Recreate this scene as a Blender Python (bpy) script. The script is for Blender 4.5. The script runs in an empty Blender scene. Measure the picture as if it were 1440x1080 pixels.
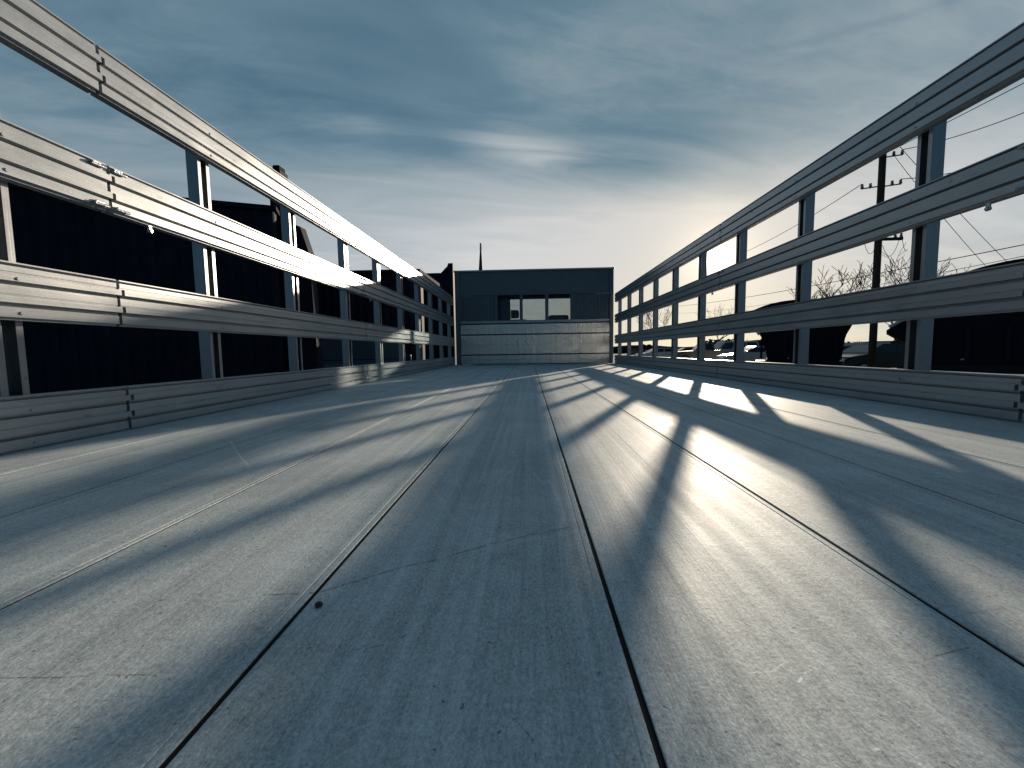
import bpy, bmesh, math, random
from mathutils import Vector, Matrix
R = math.radians
random.seed(7)
sc = bpy.context.scene
col = sc.collection

# ------------------------------------------------------------------ camera
H = 0.21                     # eye height above the deck
ZD = 1.15                    # deck above the ground
F, PITCH, YAW, ROLL = 587.6, R(4.55), R(2.43), R(0.85)
fw = Vector((-math.sin(YAW)*math.cos(PITCH), math.cos(YAW)*math.cos(PITCH), -math.sin(PITCH)))
rt0 = Vector((math.cos(YAW), math.sin(YAW), 0)); up0 = rt0.cross(fw)
rt = rt0*math.cos(ROLL) - up0*math.sin(ROLL); up = up0*math.cos(ROLL) + rt0*math.sin(ROLL)
EYE = Vector((0, 0, ZD+H))
cam = bpy.data.cameras.new('camera'); co = bpy.data.objects.new('camera', cam); col.objects.link(co)
m = Matrix((rt, up, -fw)).transposed().to_4x4(); m.translation = EYE
co.matrix_world = m
cam.sensor_width = 36; cam.lens = F/1440*36; cam.clip_start = .01; cam.clip_end = 5000
sc.camera = co

def ray(px, py): return (fw + rt*((px-720)/F) + up*((540-py)/F)).normalized()
def at(px, py, Y):
    d = ray(px, py); return EYE + d*(Y/d.y)

# ------------------------------------------------------------------ sun, sky, exposure
sd = ray(1008, 362); SUN_AZ = math.atan2(sd.x, sd.y); SUN_EL = math.asin(sd.z)
sun = bpy.data.lights.new('sun', 'SUN'); so = bpy.data.objects.new('sun', sun); col.objects.link(so)
sun.energy = 5.0; sun.angle = R(.9); sun.color = (1, .84, .65)
so.rotation_euler = (Matrix.Rotation(R(.6), 3, 'Z') @ sd).to_track_quat('Z', 'Y').to_euler()
vs = sc.view_settings; vs.view_transform = 'Standard'; vs.look = 'None'; vs.exposure = .35; vs.gamma = 1; vs.use_curve_mapping = False

class NT:
    """small node-graph writer"""
    def __init__(s, tree): s.t = tree; s.n = tree.nodes; s.l = tree.links
    def node(s, k, **kw):
        n = s.n.new(k)
        for a, b in kw.items(): setattr(n, a, b)
        return n
    def link(s, a, b):
        if isinstance(a, (int, float, tuple)): b.default_value = a
        else: s.l.new(a, b)
    def m(s, op, a, b=0., c=None, clamp=False):
        n = s.node('ShaderNodeMath', operation=op, use_clamp=clamp)
        s.link(a, n.inputs[0]); s.link(b, n.inputs[1])
        if c is not None: s.link(c, n.inputs[2])
        return n.outputs[0]
    def vm(s, op, a, b):
        n = s.node('ShaderNodeVectorMath', operation=op); s.link(a, n.inputs[0]); s.link(b, n.inputs[1])
        return n.outputs['Value'] if op == 'DOT_PRODUCT' else n.outputs[0]
    def mix(s, f, a, b, typ='MIX'):
        n = s.node('ShaderNodeMix', data_type='RGBA', blend_type=typ)
        s.link(f, n.inputs[0]); s.link(a, n.inputs[6]); s.link(b, n.inputs[7]); return n.outputs[2]
    def noise(s, vec, scale, detail=4, rough=.55, dist=0.):
        n = s.node('ShaderNodeTexNoise'); s.link(vec, n.inputs['Vector'])
        n.inputs['Scale'].default_value = scale; n.inputs['Detail'].default_value = detail
        n.inputs['Roughness'].default_value = rough; n.inputs['Distortion'].default_value = dist
        return n.outputs['Fac']
    def mapping(s, vec, scale=(1,1,1), loc=(0,0,0), rot=(0,0,0)):
        n = s.node('ShaderNodeMapping'); s.link(vec, n.inputs['Vector'])
        n.inputs['Scale'].default_value = scale; n.inputs['Location'].default_value = loc; n.inputs['Rotation'].default_value = rot
        return n.outputs[0]
    def ramp(s, f, lo, hi, a=0., b=1.):
        n = s.node('ShaderNodeMapRange', interpolation_type='SMOOTHSTEP'); s.link(f, n.inputs['Value'])
        n.inputs['From Min'].default_value = lo; n.inputs['From Max'].default_value = hi
        n.inputs['To Min'].default_value = a; n.inputs['To Max'].default_value = b; return n.outputs[0]
    def xyz(s, v):
        n = s.node('ShaderNodeSeparateXYZ'); s.link(v, n.inputs[0]); return n.outputs
    def comb(s, x, y, z):
        n = s.node('ShaderNodeCombineXYZ')
        for i, v in enumerate((x, y, z)): s.link(v, n.inputs[i])
        return n.outputs[0]

w = bpy.data.worlds.new('World'); sc.world = w; w.use_nodes = True
g = NT(w.node_tree); g.n.clear()
out = g.node('ShaderNodeOutputWorld')
tc = g.node('ShaderNodeTexCoord'); D = g.node('ShaderNodeVectorMath', operation='NORMALIZE')
g.link(tc.outputs['Generated'], D.inputs[0]); D = D.outputs[0]
dx, dy, dz = g.xyz(D)
az = g.m('ARCTAN2', dx, dy); el = g.m('ARCSINE', dz)
sky = g.node('ShaderNodeTexSky', sky_type='NISHITA'); sky.sun_disc = False
sky.sun_elevation = SUN_EL; sky.sun_rotation = SUN_AZ; sky.altitude = 200; sky.dust_density = .6; sky.ozone_density = 3.0
bg_sky = g.node('ShaderNodeBackground'); bg_sky.inputs[1].default_value = .05
g.link(g.mix(1., sky.outputs[0], (.55, .85, 1.2, 1), 'MULTIPLY'), bg_sky.inputs[0])
# veil of high cloud, laid on a flat layer overhead so that it runs together towards the horizon
den = g.m('ADD', g.m('MAXIMUM', dz, 0.), .10)
P = g.comb(g.m('DIVIDE', dx, den), g.m('DIVIDE', dy, den), 0.)
P = g.mapping(P, rot=(0, 0, R(-14)))
n1 = g.noise(g.mapping(P, (.6, 1.3, 1), (3.1, 1.7, 0)), .8, 6, .5, .6)
n2 = g.noise(g.mapping(P, (.55, 1.9, 1), (7.3, 4.2, 0)), 1.9, 6, .55, .8)
n3 = g.noise(g.mapping(P, (1, 1.2, 1), (1.3, 9.2, 0)), .8, 3, .5)
def pix(px, py):
    d = ray(px, py); return math.atan2(d.x, d.y), math.asin(d.z)
def blob(px, py, sa, se, tilt=0.):
    a0, e0 = pix(px, py); c, s_ = math.cos(R(tilt)), math.sin(R(tilt))
    u = g.m('SUBTRACT', az, a0); v = g.m('SUBTRACT', el, e0)
    u2 = g.m('ADD', g.m('MULTIPLY', u, c), g.m('MULTIPLY', v, s_))
    v2 = g.m('SUBTRACT', g.m('MULTIPLY', v, c), g.m('MULTIPLY', u, s_))
    q = g.m('ADD', g.m('POWER', g.m('DIVIDE', g.m('ABSOLUTE', u2), R(sa)), 2.), g.m('POWER', g.m('DIVIDE', g.m('ABSOLUTE', v2), R(se)), 2.))
    return g.m('POWER', 2.718, g.m('MULTIPLY', q, -1.))
def madd(acc, x, k): return g.m('MULTIPLY_ADD', x, k, acc)
cosS = g.vm('DOT_PRODUCT', D, tuple(sd)); ang = g.m('ARCCOSINE', g.m('MINIMUM', cosS, 1.))
ew = g.m('ADD', el, g.m('MULTIPLY', g.m('SUBTRACT', n1, .5), .22))     # ragged edge of the low bright bank
bank = g.ramp(ew, R(27), R(12))
side = g.m('POWER', 2.718, g.m('MULTIPLY', g.m('POWER', g.m('DIVIDE', g.m('ABSOLUTE', g.m('SUBTRACT', az, R(17))), R(48)), 2.), -1.))
v = g.m('MULTIPLY', bank, g.m('MULTIPLY_ADD', side, .62, .16))
v = madd(v, g.m('MULTIPLY', blob(740, 212, 9, 1.8, -9), g.ramp(n2, .2, .55)), .42)
v = madd(v, g.m('MULTIPLY', blob(520, 190, 16, 2.2, -12), g.ramp(n2, .3, .7)), .13)
v = madd(v, g.m('MULTIPLY', blob(1230, 120, 16, 9, 10), g.ramp(n1, .3, .65)), .18)
v = madd(v, g.m('MULTIPLY', blob(860, 50, 20, 8, 0), g.ramp(n1, .35, .7)), .09)
v = madd(v, blob(900, 235, 16, 3.0, -4), -.13)
v = madd(v, g.m('SUBTRACT', n2, .5), .36)
v = madd(v, g.m('SUBTRACT', n1, .5), .34)
n4 = g.noise(g.mapping(P, (.8, 1.7, 1), (2.2, 5.1, 0), (0, 0, R(20))), 6., 7, .6, .7)
v = madd(v, g.m('MULTIPLY', g.m('SUBTRACT', n4, .5), g.ramp(n1, .35, .6)), .22)
v = madd(v, blob(1250, 28, 14, .35, -5.5), -.05)
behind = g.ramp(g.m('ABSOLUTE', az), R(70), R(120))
v = madd(v, behind, -.30)  # unseen sky behind the camera darkened so rails and posts reflect less
v = g.m('ADD', v, .305)
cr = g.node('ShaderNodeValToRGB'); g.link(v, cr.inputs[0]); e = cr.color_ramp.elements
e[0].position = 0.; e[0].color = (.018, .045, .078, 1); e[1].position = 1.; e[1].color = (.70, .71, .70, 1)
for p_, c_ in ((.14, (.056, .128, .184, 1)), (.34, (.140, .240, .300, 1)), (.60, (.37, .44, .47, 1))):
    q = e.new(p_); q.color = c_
warm = g.m('POWER', 2.718, g.m('MULTIPLY', g.m('DIVIDE', ang, R(15)), -1.))
lowwarm = g.m('MULTIPLY', g.ramp(el, R(14), R(2)), side)
ccol = g.mix(g.m('ADD', g.m('MULTIPLY', warm, .7), g.m('MULTIPLY', lowwarm, .45), clamp=True), cr.outputs[0],
             g.mix(1., cr.outputs[0], (1.22, .98, .72, 1), 'MULTIPLY'))
halo = g.m('MULTIPLY', g.m('POWER', 2.718, g.m('MULTIPLY', g.m('DIVIDE', ang, R(2.6)), -1.)), .8)
halo2 = g.m('POWER', 2.718, g.m('MULTIPLY', g.m('POWER', g.m('DIVIDE', ang, R(1.0)), 2.), -1.))
ccol = g.mix(1., ccol, g.mix(halo, (0, 0, 0, 1), (1.3, 1.05, .72, 1)), 'ADD')
ccol = g.mix(1., ccol, g.mix(halo2, (0, 0, 0, 1), (34, 29, 21, 1)), 'ADD')
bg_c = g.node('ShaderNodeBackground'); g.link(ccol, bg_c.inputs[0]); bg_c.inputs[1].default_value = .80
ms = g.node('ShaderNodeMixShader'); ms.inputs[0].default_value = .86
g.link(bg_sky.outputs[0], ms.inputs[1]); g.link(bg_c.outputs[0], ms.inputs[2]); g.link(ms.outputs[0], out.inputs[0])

# ------------------------------------------------------------------ materials
def new_mat(name):
    mt = bpy.data.materials.new(name); mt.use_nodes = True
    b = mt.node_tree.nodes['Principled BSDF']; return mt, NT(mt.node_tree), b
def plain(name, c, rough=.6, metal=0., var=.25, scale=6., bump=0.):
    mt, g, b = new_mat(name); t = g.node('ShaderNodeTexCoord').outputs['Object']
    n = g.noise(t, scale, 5)
    g.link(g.mix(n, tuple(x*(1-var) for x in c)+(1,), tuple(min(1, x*(1+var)) for x in c)+(1,)), b.inputs['Base Color'])
    b.inputs['Roughness'].default_value = rough; b.inputs['Metallic'].default_value = metal
    if bump:
        bn = g.node('ShaderNodeBump'); bn.inputs['Strength'].default_value = bump; bn.inputs['Distance'].default_value = .01
        g.link(g.noise(t, scale*6, 5), bn.inputs['Height']); g.link(bn.outputs[0], b.inputs['Normal'])
    return mt
def lines(g, t, rotz, sc_, width, seed, keep):
    """sparse thin scratches: contour lines of a stretched noise kept only in patches"""
    p = g.mapping(t, (1, 1, 1), (seed, seed*.7, 0), (0, 0, rotz))
    n = g.noise(g.mapping(p, (sc_, sc_*.16, 1)), 1., 1.5, .4)
    d = g.m('ABSOLUTE', g.m('SUBTRACT', n, .5))
    k = g.noise(g.mapping(p, (3.1, 1.7, 1), (seed*3, 0, 0)), 1., 2)
    return g.m('MULTIPLY', g.ramp(d, width, 0.), g.ramp(k, keep, keep+.04))

def deck_material():
    mt, g, b = new_mat('deck_aluminium'); t = g.node('ShaderNodeTexCoord').outputs['Object']
    grain = g.noise(g.mapping(t, (1, .55, 1)), 420., 3, .7)
    speck = g.noise(g.mapping(t, (1, .8, 1)), 95., 4, .7)
    streak = g.noise(g.mapping(t, (60, .6, 1)), 1., 5, .6)
    streak2 = g.noise(g.mapping(t, (240, 1.4, 1), (5, 2, 0)), 1., 3, .6)
    blot = g.noise(t, 3.2, 6, .62, .6)
    blot2 = g.noise(g.mapping(t, (1, .6, 1), (4, 4, 0)), 9., 6, .65)
    cross = g.noise(g.mapping(t, (1.2, 26, 1), (2, 6, 0)), 1., 4, .65)
    v = g.m('MULTIPLY_ADD', g.m('SUBTRACT', streak, .5), .60, .5)
    pit = g.noise(g.mapping(t, (1, .7, 1), (8, 1, 0)), 900., 2, .6)
    for x_, k in ((streak2, .40), (blot, .55), (blot2, .45), (speck, .45), (grain, 1.25), (pit, .9), (cross, .16)):
        v = g.m('MULTIPLY_ADD', g.m('SUBTRACT', x_, .5), k, v)
    c = g.mix(g.m('MAXIMUM', g.m('MINIMUM', v, 1.), 0.), (.20, .235, .25, 1), (.80, .86, .88, 1))
    dark = g.ramp(g.noise(g.mapping(t, (1, .8, 1), (9, 3, 0)), 170., 2, .5), .70, .76)
    c = g.mix(g.m('MULTIPLY', dark, .7), c, (.10, .11, .12, 1))
    scr = g.m('MAXIMUM', g.m('MAXIMUM', lines(g, t, R(63), 1.6, .0011, 1.3, .60), lines(g, t, R(-48), 1.8, .0011, 4.7, .61)),
              lines(g, t, R(96), 1.2, .0009, 8.1, .59))
    scr2 = lines(g, t, R(0), 14., .008, 2.2, .52)
    scd = g.m('MAXIMUM', lines(g, t, R(75), 1.5, .0016, 6.1, .58), lines(g, t, R(2), 9., .007, 5.4, .5))
    c = g.mix(g.m('MULTIPLY', scd, .16), c, (.16, .17, .19, 1))
    c = g.mix(g.m('MULTIPLY', g.m('MAXIMUM', scr, g.m('MULTIPLY', scr2, .5)), .55), c, (.88, .88, .88, 1))
    wob = g.node('ShaderNodeVectorMath', operation='MULTIPLY_ADD'); nv = g.node('ShaderNodeTexNoise'); nv.inputs['Scale'].default_value = 14.; g.link(t, nv.inputs['Vector'])
    g.link(nv.outputs['Color'], wob.inputs[0]); wob.inputs[1].default_value = (.012, .012, 0); g.link(t, wob.inputs[2]); ox, oy, _ = g.xyz(wob.outputs[0])
    def dk(px, py):
        d = ray(px, py); q = EYE+d*((ZD-EYE.z)/d.z); return q.x+.006, q.y+.006
    def mark(pts, wdt, colr, amt, c):
        tot = 0.
        for p, q in zip(pts[:-1], pts[1:]):
            (x0, y0), (x1, y1) = dk(*p), dk(*q); vx, vy = x1-x0, y1-y0; LL = vx*vx+vy*vy
            rx, ry = g.m('SUBTRACT', ox, x0), g.m('SUBTRACT', oy, y0)
            h = g.m('DIVIDE', g.m('ADD', g.m('MULTIPLY', rx, vx), g.m('MULTIPLY', ry, vy)), LL, clamp=True)
            ex, ey = g.m('SUBTRACT', rx, g.m('MULTIPLY', h, vx)), g.m('SUBTRACT', ry, g.m('MULTIPLY', h, vy))
            dd = g.m('SQRT', g.m('ADD', g.m('MULTIPLY', ex, ex), g.m('MULTIPLY', ey, ey)))
            tot = g.m('MAXIMUM', tot, g.ramp(dd, wdt, wdt*.25))
        brk = g.ramp(g.noise(t, 130., 3, .7), .38, .55)
        return g.mix(g.m('MULTIPLY', g.m('MULTIPLY', tot, brk), amt), c, colr)
    lt, dkc = (.95, .95, .93, 1), (.09, .10, .11, 1)
    c = mark([(1122, 958), (1132, 946), (1146, 938)], .0012, lt, .95, c)
    c = mark([(1055, 948), (1085, 946), (1106, 932)], .0007, lt, .6, c)
    c = mark([(995, 766), (1090, 761)], .0011, lt, .5, c)
    c = mark([(1225, 1050), (1231, 1048)], .0012, lt, .9, c)
    c = mark([(368, 838), (450, 832), (560, 800), (700, 762), (800, 742)], .0022, dkc, .6, c)
    c = mark([(470, 920), (540, 905)], .0012, dkc, .5, c)
    c = mark([(610, 690), (640, 735), (740, 760), (840, 742)], .006, lt, .16, c)
    c = mark([(0, 953), (215, 953)], .0009, dkc, .7, c)
    c = mark([(720, 1010), (750, 1040)], .0009, dkc, .6, c)
    c = mark([(1320, 925), (1362, 910)], .0010, dkc, .6, c)
    c = mark([(240, 640), (505, 602)], .0016, dkc, .5, c)
    g.link(c, b.inputs['Base Color'])
    b.inputs['Metallic'].default_value = .06; b.inputs['Specular IOR Level'].default_value = .12
    g.link(g.m('ADD', g.m('MULTIPLY_ADD', blot2, .16, .55), g.m('MULTIPLY', g.m('SUBTRACT', .5, streak), .18)), b.inputs['Roughness'])
    h = g.m('ADD', g.m('ADD', g.m('MULTIPLY', grain, .35), g.m('MULTIPLY', speck, .5)),
            g.m('ADD', g.m('MULTIPLY', streak2, .35), g.m('ADD', g.m('MULTIPLY', streak, .7), g.m('MULTIPLY', cross, .25))))
    bn = g.node('ShaderNodeBump'); bn.inputs['Strength'].default_value = .55; bn.inputs['Distance'].default_value = .0012
    g.link(h, bn.inputs['Height']); g.link(bn.outputs[0], b.inputs['Normal'])
    return mt
def rail_material(name, base, metal, rough, along=(1, .5, 90), k=.35, marks=True, bd=.0012):
    mt, g, b = new_mat(name); t = g.node('ShaderNodeTexCoord').outputs['Object']
    st = g.noise(g.mapping(t, along), 1., 5, .6)
    bl = g.noise(g.mapping(t, (1, .5, 1)), 7., 6, .65, .4); fine = g.noise(t, 160., 4, .6)
    v = .5
    for x_, q in ((st, k), (bl, .8 if marks else .12), (fine, .3 if marks else .08)): v = g.m('MULTIPLY_ADD', g.m('SUBTRACT', x_, .5), q, v)
    c = g.mix(v, tuple(x*.6 for x in base)+(1,), tuple(min(1, x*1.25) for x in base)+(1,))
    sp = g.ramp(g.noise(g.mapping(t, (1, .45, 1), (3, 1, 2)), 26., 4, .6), .64, .74)
    c = g.mix(g.m('MULTIPLY', sp, .6), c, (.12, .13, .14, 1)); g.link(c, b.inputs['Base Color'])
    b.inputs['Metallic'].default_value = metal
    g.link(g.m('MULTIPLY_ADD', bl, .25, rough-.12), b.inputs['Roughness'])
    bn = g.node('ShaderNodeBump'); bn.inputs['Strength'].default_value = .35; bn.inputs['Distance'].default_value = bd
    g.link(g.m('ADD', st, g.m('ADD', g.m('MULTIPLY', fine, .2 if marks else .0), g.m('MULTIPLY', bl, .5))), bn.inputs['Height']); g.link(bn.outputs[0], b.inputs['Normal'])
    return mt
def glass(name, c, mixf=.8):
    mt, g, b = new_mat(name); g.n.remove(b); o = g.n['Material Output']
    tr = g.node('ShaderNodeBsdfTransparent'); gl = g.node('ShaderNodeBsdfGlossy'); gl.inputs['Roughness'].default_value = .04
    t = g.node('ShaderNodeTexCoord').outputs['Object']
    g.link(g.mix(g.noise(t, 8., 3), tuple(x*.9 for x in c)+(1,), tuple(c)+(1,)), tr.inputs[0])
    s = g.node('ShaderNodeMixShader'); fr = g.node('ShaderNodeFresnel'); fr.inputs[0].default_value = 1.45
    g.link(fr.outputs[0], s.inputs[0]); g.link(tr.outputs[0], s.inputs[1]); g.link(gl.outputs[0], s.inputs[2]); g.link(s.outputs[0], o.inputs[0])
    return mt
M = {
 'deck': deck_material(),
 'rail': rail_material('rack_aluminium', (.41, .43, .45), .45, .33),
 'post': rail_material('post_aluminium', (.34, .35, .37), .85, .36, (60, 60, .6), .4, False),
 'board': rail_material('headboard_aluminium', (.60, .60, .58), .95, .24, (34, 34, .2), .9, False, .012),  # vertical streaks in the base colour stand in for streaky reflections
 'panel': rail_material('headboard_panel_aluminium', (.15, .18, .20), .5, .5, (.5, .5, 60), .2),
 'steel': plain('zinc_steel', (.42, .43, .45), .35, .9, .2, 40, .2),
 'black': plain('black_rubber', (.02, .02, .022), .8),
 'dark': plain('dark_chassis_paint', (.03, .03, .035), .5),
 'cabpaint': plain('cab_paint', (.03, .045, .07), .25, .2, .1, 3),
 'interior': plain('dark_seat_fabric', (.03, .032, .04), .9, 0, .3, 30, .3),
 'cabglass': glass('cab_glass', (.70, .74, .75)),
 'carglass': plain('car_glass', (.02, .025, .03), .08, 0, .1, 2),
 'rim': plain('wheel_alloy', (.45, .45, .46), .35, .8),
 'lamp': plain('lamp_lens', (.55, .55, .55), .1, .3),
 'red': plain('tail_lens', (.25, .01, .01), .2),
 'darkwall': plain('dark_painted_metal', (.018, .022, .036), .7, .0, .3, 3, .2),
 'darkroof': plain('dark_roofing', (.02, .023, .032), .85, 0, .3, 5, .2),
 'concrete': plain('pale_concrete', (.34, .33, .31), .8, 0, .2, 2, .3),
 'white': plain('white_paint', (.72, .72, .70), .5, 0, .08, 3),
 'wood': plain('weathered_pole_wood', (.075, .058, .045), .9, 0, .35, 9, .5),
 'bark': plain('bark', (.060, .047, .038), .95, 0, .4, 12, .5),
 'needle': plain('dark_needles', (.022, .034, .020), .9, 0, .5, 4),
 'wire': plain('wire_black', (.02, .02, .02), .6),
 'ceramic': plain('insulator_ceramic', (.16, .13, .12), .3),
 'brick': plain('dull_brick', (.16, .10, .08), .9, 0, .3, 10, .4),
 'tarp': plain('dark_tarpaulin', (.014, .016, .024), .75, 0, .3, 4, .3),
 'joint_shade': plain('joint_shade_dark', (.02, .02, .022), .9, 0, .4, 60),  # near-black tone standing in for the shade inside the deck joints
 'pebble': plain('pebble_stone', (.05, .048, .045), .8, 0, .4, 60, .3),
}
for k_ in ('darkwall', 'darkroof', 'tarp', 'joint_shade', 'needle', 'bark', 'brick', 'wood', 'dark', 'interior'): M[k_].node_tree.nodes['Principled BSDF'].inputs['Specular IOR Level'].default_value = .08
def ground_material():
    mt, g, b = new_mat('asphalt'); t = g.node('ShaderNodeTexCoord').outputs['Object']
    v = g.m('ADD', g.m('MULTIPLY', g.noise(t, .25, 6, .6), .6), g.m('MULTIPLY', g.noise(t, 30., 4, .7), .4))
    g.link(g.mix(g.ramp(v, .3, .7), (.03, .031, .033, 1), (.085, .083, .08, 1)), b.inputs['Base Color'])
    b.inputs['Roughness'].default_value = .85
    bn = g.node('ShaderNodeBump'); bn.inputs['Strength'].default_value = .5; bn.inputs['Distance'].default_value = .01
    g.link(g.noise(t, 60., 4, .7), bn.inputs['Height']); g.link(bn.outputs[0], b.inputs['Normal']); return mt
def grass_material():
    mt, g, b = new_mat('dry_grass'); t = g.node('ShaderNodeTexCoord').outputs['Object']
    g.link(g.mix(g.noise(t, .12, 8, .7), (.05, .048, .025, 1), (.13, .11, .06, 1)), b.inputs['Base Color'])
    b.inputs['Roughness'].default_value = 1; return mt
M['ground'] = ground_material(); M['grass'] = grass_material()

# ------------------------------------------------------------------ mesh helpers
class MB:
    def __init__(s): s.bm = bmesh.new()
    def box(s, x0, x1, y0, y1, z0, z1, bev=0.):
        vs = [s.bm.verts.new((x, y, z)) for x in (x0, x1) for y in (y0, y1) for z in (z0, z1)]
        fs = [s.bm.faces.new([vs[i] for i in q]) for q in ((0,1,3,2),(4,6,7,5),(0,4,5,1),(2,3,7,6),(0,2,6,4),(1,5,7,3))]
        if bev:
            ed = list({e for f in fs for e in f.edges}); bmesh.ops.bevel(s.bm, geom=ed, offset=bev, segments=2, affect='EDGES', profile=.5)
        return s
    def prism(s, pts, a, b, axis='y'):
        """closed outline extruded; pts are (x,z) for axis y, (x,y) for axis z, (y,z) for axis x"""
        def mk(p, t): return {'y': (p[0], t, p[1]), 'z': (p[0], p[1], t), 'x': (t, p[0], p[1])}[axis]
        A = [s.bm.verts.new(mk(p, a)) for p in pts]; B = [s.bm.verts.new(mk(p, b)) for p in pts]; n = len(pts)
        for i in range(n): s.bm.faces.new((A[i], A[(i+1) % n], B[(i+1) % n], B[i]))
        s.bm.faces.new(A[::-1]); s.bm.faces.new(B); return s
    def tube(s, p0, p1, r0, r1=None, n=8, cap=True):
        r1 = r0 if r1 is None else r1; p0, p1 = Vector(p0), Vector(p1); d = (p1-p0)
        if d.length < 1e-6: return s
        q = d.to_track_quat('Z', 'Y'); A = []; B = []
        for i in range(n):
            a = 2*math.pi*i/n; u = q @ Vector((math.cos(a), math.sin(a), 0)); A.append(s.bm.verts.new(p0+u*r0)); B.append(s.bm.verts.new(p1+u*r1))
        for i in range(n): s.bm.faces.new((A[i], A[(i+1) % n], B[(i+1) % n], B[i]))
        if cap: s.bm.faces.new(A[::-1]); s.bm.faces.new(B)
        return s
    def quad(s, *ps): s.bm.faces.new([s.bm.verts.new(p) for p in ps]); return s
    def build(s, name, mat, parent=None, smooth=False):
        me = bpy.data.meshes.new(name); bmesh.ops.recalc_face_normals(s.bm, faces=s.bm.faces[:]); s.bm.to_mesh(me); s.bm.free()
        me.materials.append(mat)
        if smooth:
            for p in me.polygons: p.use_smooth = True
        o = bpy.data.objects.new(name, me); col.objects.link(o)
        if parent: o.parent = parent
        return o
def tag(o, label=None, cat=None, group=None, kind=None):
    for k, v in (('label', label), ('category', cat), ('group', group), ('kind', kind)):
        if v: o[k] = v
    return o
def empty(name, loc=(0, 0, 0), rz=0.):
    o = bpy.data.objects.new(name, None); col.objects.link(o); o.location = loc; o.rotation_euler = (0, 0, rz); o.empty_display_size = .2; return o
def copy_tree(o, parent=None):
    c = o.copy(); col.objects.link(c); c.parent = parent
    for ch in list(o.children): copy_tree(ch, c)
    return c

# ------------------------------------------------------------------ setting
gm = MB(); N = 40
gm.quad((-2500, -2500, 0), (2500, -2500, 0), (2500, 2500, 0), (-2500, 2500, 0))
tag(gm.build('ground', M['grass']), kind='structure')
gm = MB(); gm.quad((-60, -40, .004), (70, -40, .004), (70, 75, .004), (-60, 75, .004))
tag(gm.build('parking_lot', M['ground']), kind='structure')
gm = MB(); gm.quad((-400, 84, .004), (400, 84, .004), (400, 93, .004), (-400, 93, .004))
tag(gm.build('road', M['ground']), kind='structure')
gm = MB(); random.seed(3)
pts = []
for i in range(81):
    x = -1200+30*i; pts.append((x, 7+5*math.sin(i*.7)+4*math.sin(i*.23+1)+random.uniform(-1, 1)))
gm.prism([(-1200, -1)]+pts+[(1200, -1)], 900, 960)
tag(gm.build('hills', M['grass']), kind='structure')

# ------------------------------------------------------------------ truck
XL, XR, DB = -5.45*H, 6.16*H, 30.97*H
Y0 = -.42                                    # rear end of the deck
Z = lambda k: ZD + H + k*H                   # height given in eye heights above the eye
truck = empty('flatbed_truck', (0, 0, 0))
tag(truck, 'flatbed truck with bare aluminium plank deck and tall headboard at the far end', 'truck')
S0, W = .31*H, 1.219*H
seams = [S0+W*k for k in range(-10, 12)]
edges = [XL-.02] + [s_ for s_ in seams if XL+.08 < s_ < XR-.08] + [XR+.02]
for a, b in zip(edges[:-1], edges[1:]):
    p = MB(); a0, b0 = a+.0021, b-.0021
    # extruded plank: rounded lips, a low bead beside the joint, faint lengthwise steps
    prof = [(a0, ZD-.03), (a0, ZD-.0005), (a0+.0005, ZD)]
    wd = b0-a0
    if wd > .2: prof += [(b0-.0085, ZD), (b0-.0080, ZD-.0005), (b0-.0070, ZD-.0005), (b0-.0065, ZD)]
    prof += [(b0-.0005, ZD), (b0, ZD-.0005), (b0, ZD-.03)]
    p.prism(prof, Y0, DB+.05).build('deck_plank', M['deck'], truck)
for k, e_ in enumerate(edges[1:-1]):
    MB().box(e_-.0021, e_+.0021, Y0+.002, DB-.03, ZD-.02, ZD-.0012).build('joint_shade_strip', M['joint_shade'], truck)  # dark strip added in each gap as its shade, covering the sunlit wall
MB().box(XL-.01, XR+.01, Y0+.01, DB+.04, ZD-.10, ZD-.0301).build('subframe', M['dark'], truck)
for x in (XL-.04, XR+.04):
    s_ = MB().box(x-.018, x+.018, Y0, DB+.05, ZD-.12, ZD-.004, .003).build('side_sill', M['rail'], truck)
for x in (-.35, .45):
    MB().box(x-.04, x+.04, Y0+.05, DB+2.6, ZD-.33, ZD-.101, .004).build('chassis_rail', M['dark'], truck)
def wheel(parent, x, y, r, wd, name='wheel'):
    h = MB().tube((x-wd/2, y, r), (x+wd/2, y, r), r, n=28).build(name, M['black'], parent, False)
    MB().tube((x-wd/2-.006, y, r), (x+wd/2+.006, y, r), r*.58, n=20).build('rim', M['rim'], h); return h
for y in (.9, 7.7):
    for x in (XL+.22, XR-.22):
        wheel(truck, x, y, .48, .26)
        if y < 2: wheel(truck, x+(.3 if x < 0 else -.3), y, .48, .26)

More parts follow.
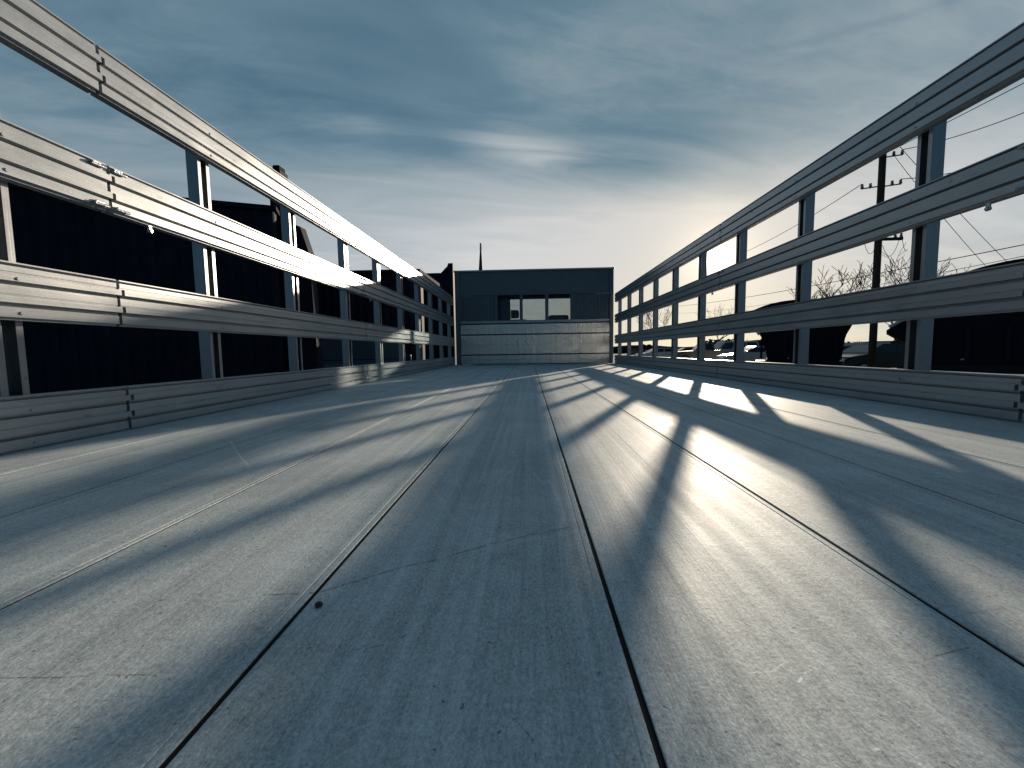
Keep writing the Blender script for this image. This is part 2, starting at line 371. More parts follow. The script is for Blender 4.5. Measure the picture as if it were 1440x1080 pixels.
# headboard
hb = empty('headboard'); hb.parent = truck
X = lambda px, py=480, Y=DB: at(px, py, Y).x
ZB = lambda py, px=750, Y=DB: at(px, py, Y).z
hx0, hx1 = X(641.5), X(862.5)
ztop, zh, zl, = ZB(379.5), ZB(414), ZB(450)
e0 = hx0+.075; e1 = hx1-.06
for a, b in ((hx0, e0), (e1, hx1)): MB().box(a, b, DB-.01, DB+.06, ZD+.001, ztop-.012, .004).build('end_post', M['panel'], hb)
MB().box(hx0-.012, hx1+.012, DB-.02, DB+.07, ztop-.0118, ztop+.012, .003).build('cap_rail', M['rail'], hb)
MB().box(e0+.001, e1-.001, DB+.012, DB+.03, zh, ztop-.0122, .002).box(e0+.002, e1-.002, DB+.002, DB+.011, zh-.001, zh+.018, .002).build('header_panel', M['panel'], hb)
mz0, mz1 = zl, zh-.0015
def mull(px, w_=.05):
    x = X(px, 430); MB().box(x-w_/2, x+w_/2, DB-.004, DB+.045, mz0+.001, mz1, .004).build('window_bar', M['panel'], hb); return x
mx = [mull(p_) for p_ in (697.5, 733, 769, 804.5)]
for a, b in ((e0+.001, mx[0]-.026), (mx[3]+.026, e1-.001)):
    p = MB(); n = int((b-a)/.05); pr = []
    for i in range(n):
        x = a+(b-a)*i/n; s_ = (b-a)/n
        pr += [(x, DB+.016), (x+s_*.55, DB+.016), (x+s_*.65, DB+.022), (x+s_*.9, DB+.022)]
    pr += [(b, DB+.016), (b, DB+.03), (a, DB+.03)]
    p.prism(pr, mz0+.001, mz1, 'z').build('ribbed_panel', M['panel'], hb)
MB().box(e0+.001, e1-.001, DB-.014, DB+.05, ZB(454), zl, .004).build('sill_rail', M['rail'], hb)
zz = [ZD+.002, ZB(498), ZB(469.5), ZB(454)-.002]
for a, b in zip(zz[:-1], zz[1:]):
    pr = []; hgt = b-a-.012
    pr = [(DB+.04, a+.004), (DB+.006, a+.004), (DB, a+.010), (DB, a+hgt*.5), (DB+.002, a+hgt*.5+.002), (DB, a+hgt*.5+.004), (DB, b-.014), (DB+.006, b-.008), (DB+.04, b-.008)]
    MB().prism(pr, e0+.001, e1-.001, 'x').build('board', M['board'], hb)
MB().box(e0, e1, DB+.028, DB+.034, ZD+.002, zl-.002).build('backing_sheet', M['dark'], hb)

# cab
cab = empty('cab'); cab.parent = truck
cy0, cy1 = DB+.28, DB+1.75; cx0, cx1 = -.92, 1.08; cr_ = 2.50
wx0, wx1 = X(718, 430, cy0), X(803, 430, cy0); wz0, wz1 = at(760, 462, cy0).z, at(760, 420, cy0).z
p = MB()
for q in ((cx0, wx0, .62, cr_), (wx1, cx1, .62, cr_), (wx0, wx1, .62, wz0), (wx0, wx1, wz1, cr_)): p.box(q[0]+.0005, q[1]-.0005, cy0, cy0+.05, q[2]+.0005, q[3]-.0005)
for x in (cx0, cx1-.05):
    p.box(x, x+.05, cy0+.051, cy1-.0, .62, 1.55); p.box(x, x+.05, cy0+.051, cy0+.35, 1.551, cr_-.001)
    p.prism([(cy1-.09, 1.551), (cy1+.06, 1.551), (cy1-.2, cr_-.001), (cy1-.3, cr_-.001)], x, x+.05, 'x')
p.box(cx0-.01, cx1+.01, cy0-.01, cy1-.15, cr_, cr_+.06, .02)
p.build('cab_shell', M['cabpaint'], cab)
MB().box(cx0+.06, cx1-.06, cy1-.001, cy1+.95, .62, 1.50, .09).build('bonnet', M['cabpaint'], cab)
MB().box(wx0, wx1, cy0+.02, cy0+.026, wz0, wz1).build('rear_window', M['cabglass'], cab)
MB().quad((cx0+.06, cy1+.02, 1.53), (cx1-.06, cy1+.02, 1.53), (cx1-.06, cy1-.24, cr_-.01), (cx0+.06, cy1-.24, cr_-.01)).build('windscreen', M['cabglass'], cab)
for hxp, w_, zt in ((722, .2, 436), (785, .34, 444)):
    x = X(hxp, 440, cy0+.5); zt = at(760, zt, cy0+.5).z
    s_ = empty('seat'); s_.parent = cab
    MB().box(x-.25, x+.25, cy0+.35, cy0+.52, 1.2, zt-.16, .05).build('backrest', M['interior'], s_)
    MB().box(x-.25, x+.25, cy0+.40, cy0+.95, 1.1, 1.28, .05).build('cushion', M['interior'], s_)
    MB().box(x-w_/2, x+w_/2, cy0+.38, cy0+.5, zt-.14, zt, .035).build('headrest', M['interior'], s_)
for x in (cx0-.12, cx1+.12):
    MB().box(x-.09, x+.09, cy1-.1, cy1-.04, 1.75, 2.05, .02).tube((x, cy1-.07, 1.8), (x*.86, cy1-.07, 1.7), .012).build('side_mirror', M['dark'], cab)
for x in (cx0+.2, cx1-.2):
    MB().tube((x, cy1+.93, 1.15), (x, cy1+.975, 1.15), .11, n=20).build('headlight', M['lamp'], cab)
MB().box(cx0, cx1, cy1+.951, cy1+1.06, .5, .72, .03).build('bumper', M['steel'], cab)

# ------------------------------------------------------------------ side racks
RAILS = [(-.998, -.405, 1), (.405, 1.015, 1), (1.895, 2.485, 0), (3.365, 3.965, 0)]
def rail_strips(z0, z1, x, s, fine):
    """outline pieces of one rail, s=+1 when the inner face looks to +x; returns five stacked closed outlines"""
    h = z1-z0; T = .034
    full = [(0, 1), (0, .975), (-.012, .968), (-.012, .938), (0, .925)]
    full += [(0, .83), (-.0016, .825), (-.0016, .80), (0, .795)] if fine else [(0, .80)]
    cuts = [.80, .615, .43, .235]
    full += [(0, .675), (-.015, .668), (-.015, .622), (-.001, .60)]
    full += [(-.001, .45), (-.0026, .445), (-.0026, .43), (-.001, .42)] if fine else [(-.001, .43)]
    full += [(-.001, .30), (-.016, .292), (-.016, .243), (0, .22), (0, .045), (-.010, .036), (-.010, 0)]
    out = []; lim = [1.0001]+cuts+[-.0001]
    for hi, lo in zip(lim[:-1], lim[1:]):
        def dep(t):
            for (d0, t0), (d1, t1) in zip(full[:-1], full[1:]):
                if t0 >= t >= t1: return d0 if t0 == t1 else d0+(d1-d0)*(t0-t)/(t0-t1)
            return 0
        hi_, lo_ = min(1, hi), max(0, lo)
        pts = [(dep(hi_), hi_)]+[(d, t) for d, t in full if lo_+1e-4 < t < hi_-1e-4]+[(dep(lo_), lo_)]
        out.append([(x+s*d, z0+h*t) for d, t in pts]+[(x-s*T, z0+h*lo_), (x-s*T, z0+h*hi_)])
    return out
def post_outline(x, y, s):
    """channel post standing outside the rails, open towards the deck; outline in plan"""
    hw, dp, t, lip = .027, .042, .004, .014; a = x
    P_ = [(0, -hw), (dp, -hw), (dp, hw), (0, hw), (0, hw-lip), (t, hw-lip), (t, hw-t), (dp-t, hw-t), (dp-t, -hw+t), (t, -hw+t), (t, -hw+lip), (0, -hw+lip)]
    return [(a-s*d, y+v_) for d, v_ in P_]
def make_rack(side, y0, y1, posts, label, latches):
    s = 1 if side == 'L' else -1; x = XL if side == 'L' else XR
    r = empty('side_rack', (x, (y0+y1)/2, ZD)); tag(r, label, 'rack', 'aluminium stake racks along the deck sides')
    inv = Vector(r.location)
    def fin(mb, name, mat, parent=r):
        bmesh.ops.translate(mb.bm, verts=mb.bm.verts[:], vec=-inv); return mb.build(name, mat, parent)
    for k, (a, b, fine) in enumerate(RAILS):
        p = MB()
        for i, o in enumerate(rail_strips(Z(a), Z(b), x, s, fine)):
            off = .007 if i % 2 else -.007
            p.prism(o, y0+off+.0045, y1+off-.0045)
        sc_ = p
        for yp in posts:
            for f in (.12, .72): sc_.tube((x-s*.001, yp, Z(a)+(Z(b)-Z(a))*f), (x+s*.0022, yp, Z(a)+(Z(b)-Z(a))*f), .0045, .0035, 8)
        fin(p, 'rail', M['rail'])
    for yp in posts:
        p = MB(); p.prism(post_outline(x-s*.0345, yp, s), ZD-.06, Z(3.90), 'z'); fin(p, 'post', M['post'])
    for ye in latches:
        for a, b, _ in RAILS:
            fin(MB().box(min(x-s*.035, x-s*.041), max(x-s*.035, x-s*.041), ye-.06, ye+.06, Z(a)+.01, Z(b)-.01), 'splice_plate', M['post'])
        z0, z1 = Z(RAILS[2][0]), Z(RAILS[2][1])
        for zz_, dz in ((z1-.010, 1), (z0+.012, -1)):
            p = MB()
            for dy in (-.040, .018):
                p.box(min(x+s*.0006, x+s*.006), max(x+s*.0006, x+s*.006), ye+dy-.012, ye+dy+.012, zz_-.007, zz_+.005, .0015)
                p.tube((x+s*.006, ye+dy-.016, zz_-.003), (x+s*.006, ye+dy+.022, zz_-.003), .0042, n=10)
            fin(p, 'latch', M['steel'])
        p = MB().box(min(x-s*.004, x-s*.009), max(x-s*.004, x-s*.009), ye+.11, ye+.122, z0-.024, z0-.001, .001).tube((x-s*.0, ye+.116, z0-.018), (x-s*.012, ye+.116, z0-.018), .005, n=10)
        fin(p, 'latch_tab', M['steel'])
    return r
PL = [y*H for y in (-1.2, 1.6, 4.32, 7.3, 10.02, 12.95, 15.75, 18.6, 21.45, 24.3, 27.1, 29.9)]
PR = [y*H for y in (-1.6, 1.3, 4.2, 7.2, 10.2, 13.15, 15.98, 18.85, 21.7, 24.5, 27.3, 30.1)]
where = ['nearest the camera', 'second from the camera', 'third from the camera', 'farthest, next to the headboard']
for side, P_, J in (('L', PL, [Y0/H, 5.45, 13.9, 22.3, 30.6]), ('R', PR, [Y0/H, 5.5, 14.0, 22.4, 30.7])):
    for k in range(4):
        a, b = J[k]*H, J[k+1]*H
        lab = ('sunlit' if side == 'L' else 'shaded')+' four-rail aluminium rack on the '+('left' if side == 'L' else 'right')+' edge of the deck, '+where[k]
        make_rack(side, a, b, [y for y in P_ if a+.04 < y < b-.04], lab, [b] if k < 3 else [])

# small stone on the deck
bm = bmesh.new(); bmesh.ops.create_icosphere(bm, subdivisions=2, radius=.0032)
for v_ in bm.verts: v_.co *= random.uniform(.75, 1.15); v_.co.z *= .7
d = ray(448, 853); pp = EYE+d*((ZD-EYE.z)/d.z)
mb = MB(); mb.bm.free(); mb.bm = bm; o = mb.build('pebble', M['pebble'], smooth=True); o.location = (pp.x, pp.y, ZD+.002)
tag(o, 'tiny dark pebble lying on the bare deck beside the left of the two central joints', 'pebble')

# ------------------------------------------------------------------ vehicles
def make_car(loc, rz, paint, label, kind='sedan', cat='car', group=None, sc_=1.):
    t = empty('parked_'+kind, loc, rz); tag(t, label, cat, group)
    if kind == 'pickup':
        L, Wd = 5.4, 1.9; top = [(-2.7, .55), (-2.68, 1.12), (-.75, 1.14), (-.70, 1.14), (.95, 1.14), (2.35, 1.05), (2.66, .95), (2.7, .55)]; cabp = [(-.70, 1.14), (-.55, 1.78), (.35, 1.80), (.95, 1.14)]; ax = (-1.65, 1.75); r = .39
    elif kind == 'van':
        L, Wd = 4.9, 1.9; top = [(-2.45, .4), (-2.45, 1.15), (1.5, 1.15), (2.3, 1.0), (2.45, .75), (2.45, .4)]; cabp = [(-2.42, 1.15), (-2.30, 1.92), (.75, 1.95), (1.5, 1.15)]; ax = (-1.55, 1.55); r = .34
    else:
        L, Wd = 4.6, 1.8; top = [(-2.3, .4), (-2.28, .85), (-1.7, .98), (1.1, .98), (2.1, .84), (2.3, .66), (2.3, .4)]; cabp = [(-1.75, .97), (-1.0, 1.42), (.25, 1.44), (1.15, .97)]; ax = (-1.4, 1.4); r = .32
    zb = .30
    body = [(top[0][0], zb)]+top+[(top[-1][0], zb)]
    p = MB(); p.prism(body, -Wd/2, Wd/2, 'x'); bmesh.ops.bevel(p.bm, geom=p.bm.edges[:], offset=.05, segments=2, affect='EDGES')
    p.build('body', paint, t)
    p = MB(); n = len(cabp); ins = [0 if z < 1.2 and z < cabp[1][1]-.2 else .16 for _, z in cabp]
    A = [p.bm.verts.new((-Wd/2+.05+i_, y, z)) for (y, z), i_ in zip(cabp, ins)]; B = [p.bm.verts.new((Wd/2-.05-i_, y, z)) for (y, z), i_ in zip(cabp, ins)]
    for i in range(n): p.bm.faces.new((A[i], A[(i+1) % n], B[(i+1) % n], B[i]))
    p.bm.faces.new(A[::-1]); p.bm.faces.new(B); p.build('cabin', paint, t)
    def lerp(a, b, f): return a+(b-a)*f
    zb0, zt0 = cabp[0][1]+.06, cabp[1][1]-.08
    for sx in (-1, 1):
        def pt(f, z):
            u = (z-cabp[0][1])/(cabp[1][1]-cabp[0][1]); ya = lerp(cabp[0][0], cabp[1][0], u)+.12; yb = lerp(cabp[3][0], cabp[2][0], u)-.12
            return (sx*(Wd/2-.05-.16*u+.006), lerp(ya, yb, f), z)
        for f0, f1 in ((0, .47), (.52, 1)) if kind != 'van' else ((0, .32), (.35, .66), (.69, 1)):
            MB().quad(pt(f0, zb0), pt(f1, zb0), pt(f1, zt0), pt(f0, zt0)).build('side_window', M['carglass'], t)
    for (p0, p1, nm, o_) in ((cabp[3], cabp[2], 'windscreen', .012), (cabp[0], cabp[1], 'rear_window', -.012)):
        a = (lerp(p0[0], p1[0], .12)+o_, lerp(p0[1], p1[1], .12)+.004); b = (lerp(p0[0], p1[0], .88)+o_, lerp(p0[1], p1[1], .88)+.004)
        MB().quad((-Wd/2+.14, *a), (Wd/2-.14, *a), (Wd/2-.24, *b), (-Wd/2+.24, *b)).build(nm, M['carglass'], t)
    ye, yr = top[-2][0], top[1][0]
    for sx in (-1, 1):
        x = sx*(Wd/2-.24)
        MB().box(x-.15, x+.15, ye-.08, ye+.01, .62, .78, .02).build('headlight', M['lamp'], t)
        MB().box(x-.12, x+.12, yr-.03, yr+.05, .68, .86, .02).build('tail_light', M['red'], t)
        MB().box(sx*(Wd/2+.02)-.08, sx*(Wd/2+.02)+.08, cabp[3][0]-.32, cabp[3][0]-.2, cabp[0][1]+.02, cabp[0][1]+.17, .03).build('mirror', paint, t)
        for y in ax: wheel(t, sx*(Wd/2-.09), y, r, .2)
    return t
def paint(name, c): return plain(name, c, .3, .3, .06, 2)
black_p, grey_p, white_p, blue_p, red_p = paint('black_paint', (.015, .016, .018)), paint('grey_paint', (.12, .125, .13)), paint('pale_paint', (.55, .55, .54)), paint('navy_paint', (.02, .03, .06)), paint('maroon_paint', (.07, .015, .015))
def gp(px, Y): v_ = at(px, 500, Y); return (v_.x, Y, 0)
G = 'cars parked beyond the right racks'
make_car(gp(1228, 21), R(98), black_p, 'dark grey saloon in front of the low pale-capped building', 'sedan', 'car', G)
make_car(gp(1062, 30), R(85), white_p, 'pale saloon parked left of the dark evergreen', 'sedan', 'car', G)
make_car(gp(1025, 41), R(92), white_p, 'pale van in the far row, below the low warehouse', 'van', 'van', G)
make_car(gp(990, 38), R(80), grey_p, 'grey pickup in the far row of vehicles', 'pickup', 'pickup', G)
make_car(gp(965, 47), R(88), red_p, 'maroon saloon in the far row of vehicles', 'sedan', 'car', G)
make_car(gp(925, 44), R(95), white_p, 'pale saloon farthest to the left of the far row', 'sedan', 'car', G)
make_car(gp(507, 9.6), R(205), blue_p, 'navy pickup nose-on in the gap under the left racks', 'pickup', 'pickup')

# ------------------------------------------------------------------ buildings on the left
def corr_wall(p0, p1, z0, z1, mat, name, parent, thick=.25, pitch=.22, dep=.03):
    """ribbed sheet wall between two plan points"""
    p0, p1 = Vector(p0[:2]), Vector(p1[:2]); d = p1-p0; L = d.length; d.normalize(); n_ = Vector((d.y, -d.x))
    k = max(2, int(L/pitch)); pts = []
    for i in range(k):
        a = L*i/k; s_ = L/k
        for f, o_ in ((0, 0), (.45, 0), (.55, dep), (.9, dep)): v_ = p0+d*(a+s_*f)+n_*o_; pts.append((v_.x, v_.y))
    v_ = p0+d*L; pts.append((v_.x, v_.y)); v_ = p0+d*L-n_*thick; pts.append((v_.x, v_.y)); v_ = p0-n_*thick; pts.append((v_.x, v_.y))
    return MB().prism(pts, z0, z1, 'z').build(name, mat, parent)
A = at(385, 292, 7.6); B = at(300, 285.5, 7.25)
dirv = (A-B); dirv.z = 0; dirv.normalize(); zt = (A.z+B.z)/2
P0 = Vector((A.x, A.y, 0))-dirv*6.5; P1 = Vector((A.x, A.y, 0)); back = Vector((-dirv.y, dirv.x, 0))
bld = empty('metal_building', P0); tag(bld, 'dark ribbed metal building close behind the left racks, flat roofline', 'building')
def child_abs(o, par): o.location = -Vector(par.location); return o
child_abs(corr_wall(P0, P1, 0, zt-.06, M['darkwall'], 'wall', bld), bld)
q = MB()
cs = [P0-dirv*.05, P1+dirv*.05, P1+back*9, P0+back*9]
q.prism([((c-back*(.08 if i < 2 else 0)).x, (c-back*(.08 if i < 2 else 0)).y) for i, c in enumerate(cs)], zt-.055, zt+.02, 'z')
child_abs(q.build('roof', M['darkroof'], bld), bld)
q = MB(); cs = [P0+back*.27, P0+back*8.9, P0+back*8.9+dirv*.2, P0+back*.27+dirv*.2]; q.prism([(c.x, c.y) for c in cs], 0, zt-.06, 'z')
cs = [P1+back*.27-dirv*.2, P1+back*8.9-dirv*.2, P1+back*8.9, P1+back*.27]; q.prism([(c.x, c.y) for c in cs], 0, zt-.06, 'z')
child_abs(q.build('side_wall', M['darkwall'], bld), bld)
# tall dark pier with a raking brace at the corner of that building
Y = 7.9; a, b = at(380, 300, Y), at(396, 300, Y); top = at(390, 237, Y)
pr = empty('dark_pier', (a.x, Y, 0)); tag(pr, 'tall dark pier with a pale-edged side beside the ribbed metal building', 'pier')
child_abs(MB().box(a.x, b.x, Y, Y+.3, 0, top.z, .02).build('shaft', M['darkwall'], pr), pr)
child_abs(MB().box(at(384.5, 300, Y).x, at(394, 300, Y).x, Y+.04, Y+.26, top.z+.001, top.z+.09, .02).build('cap', M['darkroof'], pr), pr)
c0, c1, c2 = at(397, 300, Y), at(421, 318, Y), at(434, 356, Y)
child_abs(MB().prism([(b.x+.001, 0), (c2.x+.1, 0), (c2.x, c2.z), (c1.x, c1.z), (b.x+.001, c1.z+.12)], Y+.02, Y+.22).build('brace_panel', M['darkwall'], pr), pr)
# long low sheds further along
Ys = 11.; zl_ = at(560, 380, Ys).z
sh = empty('long_shed', (at(540, 400, Ys).x, Ys, 0)); tag(sh, 'long low dark shed behind the far half of the left racks', 'shed')
xa, xb = at(425, 380, Ys).x, at(591, 382, Ys).x
child_abs(corr_wall((xa, Ys), (xb, Ys), 0, zl_-.08, M['darkwall'], 'wall', sh), sh)
child_abs(MB().prism([(Ys-.12, zl_-.075), (Ys-.12, zl_), (Ys+6, zl_), (Ys+6, zl_-.13)], xa-.1, xb+.02, 'x').build('roof', M['darkroof'], sh), sh)
Yp = 14.; ps = empty('dark_workshop', (at(615, 400, Yp).x, Yp, 0)); tag(ps, 'small dark workshop with a stepped peak touching the left end of the headboard', 'building')
x0_, x1_ = at(588, 385, Yp).x, at(637, 385, Yp).x; z0_ = at(610, 384, Yp).z; z1_ = at(634, 370, Yp).z
child_abs(MB().prism([(x0_, 0), (x1_, 0), (x1_, z1_), (at(630, 370, Yp).x, z1_), (at(629, 374, Yp).x, at(629, 374, Yp).z), (at(620, 382.5, Yp).x, z0_), (x0_, z0_)], Yp, Yp+.5).build('front_wall', M['darkwall'], ps), ps)
child_abs(MB().box(x0_+.05, x1_-.05, Yp+.501, Yp+5, 0, z0_-.15).build('hall', M['darkwall'], ps), ps)
child_abs(MB().box(x0_+.3, x0_+1., Yp-.02, Yp-.001, 0, 2.1, .004).build('door', M['darkroof'], ps), ps)

# spire-like mast above the headboard
Y = 60.; a = at(676, 380, Y); t_ = at(677, 342, Y); md = at(677, 352, Y)
sp = empty('mast', (a.x, Y, 0)); tag(sp, 'slim tapering dark mast with a pale tip rising above the headboard', 'mast')
child_abs(MB().tube((a.x, Y, 0), (a.x, Y, a.z-1), .5, .38, 12).tube((a.x, Y, a.z-1), (a.x+.06, Y, md.z), .38, .12, 12).build('shaft', M['wire'], sp), sp)
child_abs(MB().tube((a.x+.06, Y, md.z+.01), (a.x+.06, Y, t_.z), .15, .12, 12).build('tip', M['concrete'], sp), sp)

# ------------------------------------------------------------------ far side buildings on the right
def flat_building(name, px0, px1, py, Y, dep, wall, cap, label, cat='building', wins=0):
    a, b = at(px0, py, Y), at(px1, py, Y); z = (a.z+b.z)/2
    t = empty(name, ((a.x+b.x)/2, Y, 0)); tag(t, label, cat)
    child_abs(MB().box(a.x, b.x, Y, Y+dep, 0, z-.25, .01).build('wall', wall, t), t)
    child_abs(MB().box(a.x-.12, b.x+.12, Y-.12, Y+dep+.12, z-.249, z, .02).build('parapet', cap, t), t)
    for i in range(wins):
        x = a.x+(b.x-a.x)*(i+.5)/wins; w_ = (b.x-a.x)/wins*.28
        f = MB().box(x-w_, x+w_, Y-.05, Y-.002, z*.35, z*.68, .01).build('window', M['white'], t); child_abs(f, t)
        MB().box(x-w_+.08, x+w_-.08, Y-.06, Y-.051, z*.35+.08, z*.68-.08).build('pane', M['carglass'], f)
    return t
flat_building('low_building', 1168, 1248, 482, 34, 9, M['brick'], M['white'], 'low flat-roofed building with a pale cap, left of the utility pole', wins=4)
flat_building('warehouse', 1000, 1052, 487.5, 75, 14, M['concrete'], M['darkroof'], 'long low warehouse on the horizon beyond the far row of cars', 'warehouse', 5)
flat_building('brick_block', 905, 960, 489, 95, 14, M['brick'], M['darkroof'], 'low brick block on the horizon next to the headboard', wins=4)
# covered hopper trailers: wide arched top, ends raked in towards the wheels
def hopper(outline, lead, Y, wheels_px, label, rim, dep=2.5):
    o0 = at(lead[0], lead[1], Y); a_ = math.atan2(o0.x, o0.y); n_ = Vector((math.sin(a_), math.cos(a_), 0)); u_ = Vector((n_.y, -n_.x, 0)); dist = o0.dot(n_)
    def lp_(px, py):
        d = ray(px, py); k = dist/d.dot(n_); p = EYE+d*k; return (p-Vector((o0.x, o0.y, 0))).dot(u_), p.z
    pts = [lp_(*q) for q in outline]
    t = empty('hopper_trailer', (o0.x, o0.y, 0), -a_); tag(t, label, 'trailer', 'covered hopper trailers parked beyond the right racks')
    o = MB(); o.prism(pts, 0, dep); bmesh.ops.bevel(o.bm, geom=[e for e in o.bm.edges if abs(e.verts[0].co.y-e.verts[1].co.y) > 1], offset=.05, segments=2, affect='EDGES')
    o.build('body', M['tarp'], t)
    xs = sorted(p[0] for p in pts); lo, hi = xs[1]+.5, xs[-2]-.5; n = int((hi-lo)/.62); zb = min(p[1] for p in pts)
    for k in range(n+1):
        x = lo+(hi-lo)*k/n; MB().box(x-.04, x+.04, -.06, -.002, zb+.12, zb+.9, .01).build('rib', M['darkwall'], t)
    MB().box(lo-.2, hi+.2, .02, dep-.02, zb-.22, zb-.001, .02).build('underframe', M['dark'], t)
    a, b = lp_(*rim[0]), lp_(*rim[1]); MB().tube((a[0], -.06, a[1]), (b[0], -.06, b[1]), .04, n=8).build('handrail', M['white'], t)
    for px in wheels_px:
        x = lp_(px, 500)[0]
        for yy in (.15, dep-.25):
            h = MB().tube((x, yy-.12, .5), (x, yy+.12, .5), .5, n=24).build('wheel', M['black'], t)
            MB().tube((x, yy-.13, .5), (x, yy+.13, .5), .27, n=18).build('rim', M['dark'], h)
    x = lp_(wheels_px[0], 500)[0]; MB().box(x+.35, x+.42, -.02, -.001, zb+.1, zb+.14, .01).build('marker_lamp', M['lamp'], t)
    return t
hopper([(1080, 508), (1076, 492), (1069, 470), (1046, 446), (1052, 440), (1064, 434), (1080, 428), (1100, 423.5), (1124, 420.5), (1150, 420), (1180, 424), (1203, 434), (1204, 448), (1189, 473), (1183, 508)], (1075, 480), 17., (1092, 1112, 1160),
       'smaller dark trailer with an arched cover, left of the low pale-capped building', [(1046, 447), (1068, 471)])
hopper([(1300, 512), (1282, 486), (1244, 466), (1272, 449), (1296, 412), (1322, 397), (1350, 385), (1385, 374), (1420, 366), (1470, 359), (1540, 352), (1640, 354), (1700, 372), (1690, 440), (1630, 512)], (1244, 466), 11.5, (1322, 1350, 1560),
       'large dark trailer with an arched cover at the right edge of the photo', [(1250, 460), (1271, 449)])

# ------------------------------------------------------------------ utility pole and wires
Y = 15.; pb = at(1236, 500, Y); pt_ = at(1243, 190, Y); px_ = pb.x
up_ = empty('utility_pole', (pt_.x, Y, 0)); tag(up_, 'tall dark wooden utility pole seen between the right rack rails', 'utility pole')
child_abs(MB().tube((pt_.x, Y, 0), (pt_.x, Y, pt_.z), .115, .10, 14).build('pole', M['wood'], up_), up_)
X0 = pt_.x
zc = at(1256, 336, Y).z
child_abs(MB().box(X0+.12, X0+.78, Y-.05, Y+.05, zc-.045, zc+.045, .01).build('bracket_arm', M['wood'], up_), up_)
z1c, z2c = at(1243, 221, Y).z, at(1243, 262, Y).z
def insul(x, z, y=Y):
    ins = MB()
    for k in range(3): ins.tube((x, y, z+.05*k), (x, y, z+.05*k+.028), .05-.006*k, n=10)
    ins.tube((x, y, z-.03), (x, y, z+.1), .02, n=8); child_abs(ins.build('insulator', M['ceramic'], up_), up_)
for zc_, sgn in ((z1c, -1), (z1c, 1), (z2c, -1), (z2c, 1)):
    p_ = MB().tube((X0+sgn*.1, Y, zc_), (X0+sgn*.62, Y, zc_+.06*(-1 if sgn < 0 else 1)), .022, n=8)
    child_abs(p_.build('standoff', M['steel'], up_), up_)
    for k in (.35, .62): insul(X0+sgn*k, zc_+.06*sgn*k/.62+.01)
for x in (X0+.55, X0+.74): insul(x, zc+.05)
# jumper loops under the bracket
lp = MB()
def sagline(mb, a, b, sag, r, n=18, sides=5):
    a, b = Vector(a), Vector(b); pr_ = None
    for i in range(n+1):
        t = i/n; p = a.lerp(b, t); p.z -= sag*4*t*(1-t)
        if pr_ is not None: mb.tube(pr_, p, r, n=sides, cap=False)
        pr_ = p
sagline(lp, (X0+.74, Y, zc+.2), (X0+.15, Y, zc-.2), .55, .008)
child_abs(lp.build('jumper_wire', M['wire'], up_), up_); lp = MB()
sagline(lp, (X0-.5, Y, zc+.1), (X0-.1, Y, zc-.3), .35, .008)
child_abs(lp.build('jumper_wire', M['wire'], up_), up_); lp = MB()
sagline(lp, (X0+.74, Y, zc+.25), (X0+.95, Y, zc-.4), .2, .008)
child_abs(lp.build('jumper_wire', M['wire'], up_), up_)
GW = 'overhead wires running past the right racks'
def wire(a, b, sag, label, r=.012):
    mb = MB(); c = (Vector(a)+Vector(b))/2; sagline(mb, Vector(a)-c, Vector(b)-c, sag, r, 28)
    o = mb.build('power_line', M['wire']); o.location = c; tag(o, label, 'wire', GW)
YR, YL_ = 12.5, 42.
def pw(px, py, Yy): return tuple(at(px, py, Yy))
wire((X0+.62, Y, z1c+.22), pw(1480, 142, 11), .12, 'thick wire going right from the upper insulators of the utility pole')
wire((X0-.62, Y, z1c+.1), pw(985, 348, 40), .5, 'wire going left from the upper insulators of the utility pole')
wire((X0+.62, Y, z2c+.22), pw(1480, 205, 11), .15, 'wire going right from the lower insulators of the utility pole')
wire((X0-.62, Y, z2c+.1), pw(985, 372, 40), .6, 'wire going left from the lower insulators of the utility pole')
wire(pw(1480, 96, 11), pw(985, 330, 44), .4, 'topmost wire, passing behind the top right rail')
wire(pw(1480, 336, 10), pw(930, 432, 48), .3, 'lowest long wire, just above the third right rail')
wire(pw(1480, 352, 10.5), pw(930, 440, 50), .5, 'thin wire directly below the lowest long wire', .008)
wire((X0+.3, Y, z1c+.1), pw(1420, 408, 26), .2, 'left one of two wires slanting down to the right of the pole')
wire((X0+.5, Y, z1c+.35), pw(1462, 410, 27), .2, 'right one of two wires slanting down to the right of the pole')

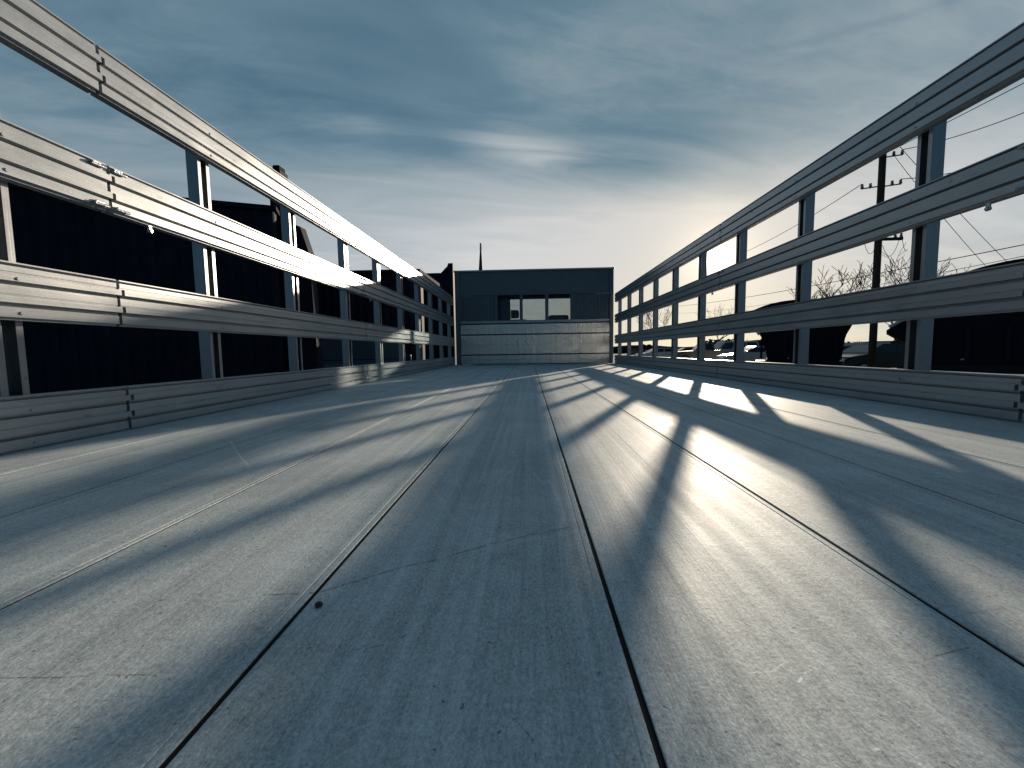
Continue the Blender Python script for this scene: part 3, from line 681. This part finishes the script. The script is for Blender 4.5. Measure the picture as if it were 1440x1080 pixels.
# ------------------------------------------------------------------ trees
def bare_tree(px, Y, height, seed, label, spread=.55, lean=0.):
    rnd = random.Random(seed); b = gp(px, Y); t = empty('bare_tree', b); tag(t, label, 'tree', 'leafless trees beyond the right racks')
    tr = MB(); br = MB(); tw = MB()
    def grow(p, d, L, r, dep):
        nseg = 3
        for i in range(nseg):
            d = (d+Vector((rnd.uniform(-.2, .2), rnd.uniform(-.2, .2), rnd.uniform(-.02, .14)))).normalized()
            q_ = p+d*L/nseg; r2 = r*.82
            (tr if dep == 0 else br if dep < 3 else tw).tube(p, q_, max(r, .011), max(r2, .011), 8 if dep == 0 else 5 if dep < 3 else 3, cap=False)
            p, r = q_, r2
            if dep > 0 and dep < 5 and rnd.random() < .75:
                ax = Vector((rnd.uniform(-1, 1), rnd.uniform(-1, 1), rnd.uniform(-.1, .5))).normalized(); grow(p, (d*.55+ax*spread).normalized(), L*.55, r*.5, dep+2)
        if dep >= 6 or r < .003: return
        for k in range(3 if dep < 3 else 2):
            ax = Vector((rnd.uniform(-1, 1), rnd.uniform(-1, 1), rnd.uniform(.0, .55))).normalized()
            grow(p, (d*.62+ax*spread*1.1).normalized(), L*rnd.uniform(.68, .85), r*.68, dep+1)
    grow(Vector((0, 0, 0)), Vector((lean, 0, 1)).normalized(), height*.26, height*.022, 0)
    tr.build('trunk', M['bark'], t); br.build('branches', M['bark'], t); tw.build('twigs', M['bark'], t)
bare_tree(1158, 21, 6.6, 5, 'bare winter tree left of the utility pole, behind the pale-capped building')
bare_tree(1268, 24, 7.6, 12, 'bare winter tree right behind the utility pole', lean=-.1)
bare_tree(925, 60, 9, 21, 'small far bare tree next to the headboard')
bare_tree(1000, 62, 9.5, 22, 'far bare tree under the sun, at the left end of the warehouse')

# far wood on the skyline
rnd = random.Random(4); wd = MB()
for i in range(26000):
    x = rnd.uniform(-130, 260); hgt = 2.2+1.4*math.sin(x*.11)+1.1*math.sin(x*.31+2)+.6*math.sin(x*.9)
    z = rnd.random()**.7*max(1.2, hgt); y = 135+rnd.uniform(-6, 6); L = rnd.uniform(.3, .7)
    u = Vector((rnd.gauss(0, 1), rnd.gauss(0, 1), rnd.gauss(0, 1))).normalized()*L; w_ = u.orthogonal()*.7; p = Vector((x, y, z))
    wd.quad(p-u, p+w_, p+u, p-w_)
tag(wd.build('far_wood', M['needle']), 'dark low wood along the horizon', 'wood', kind='stuff')
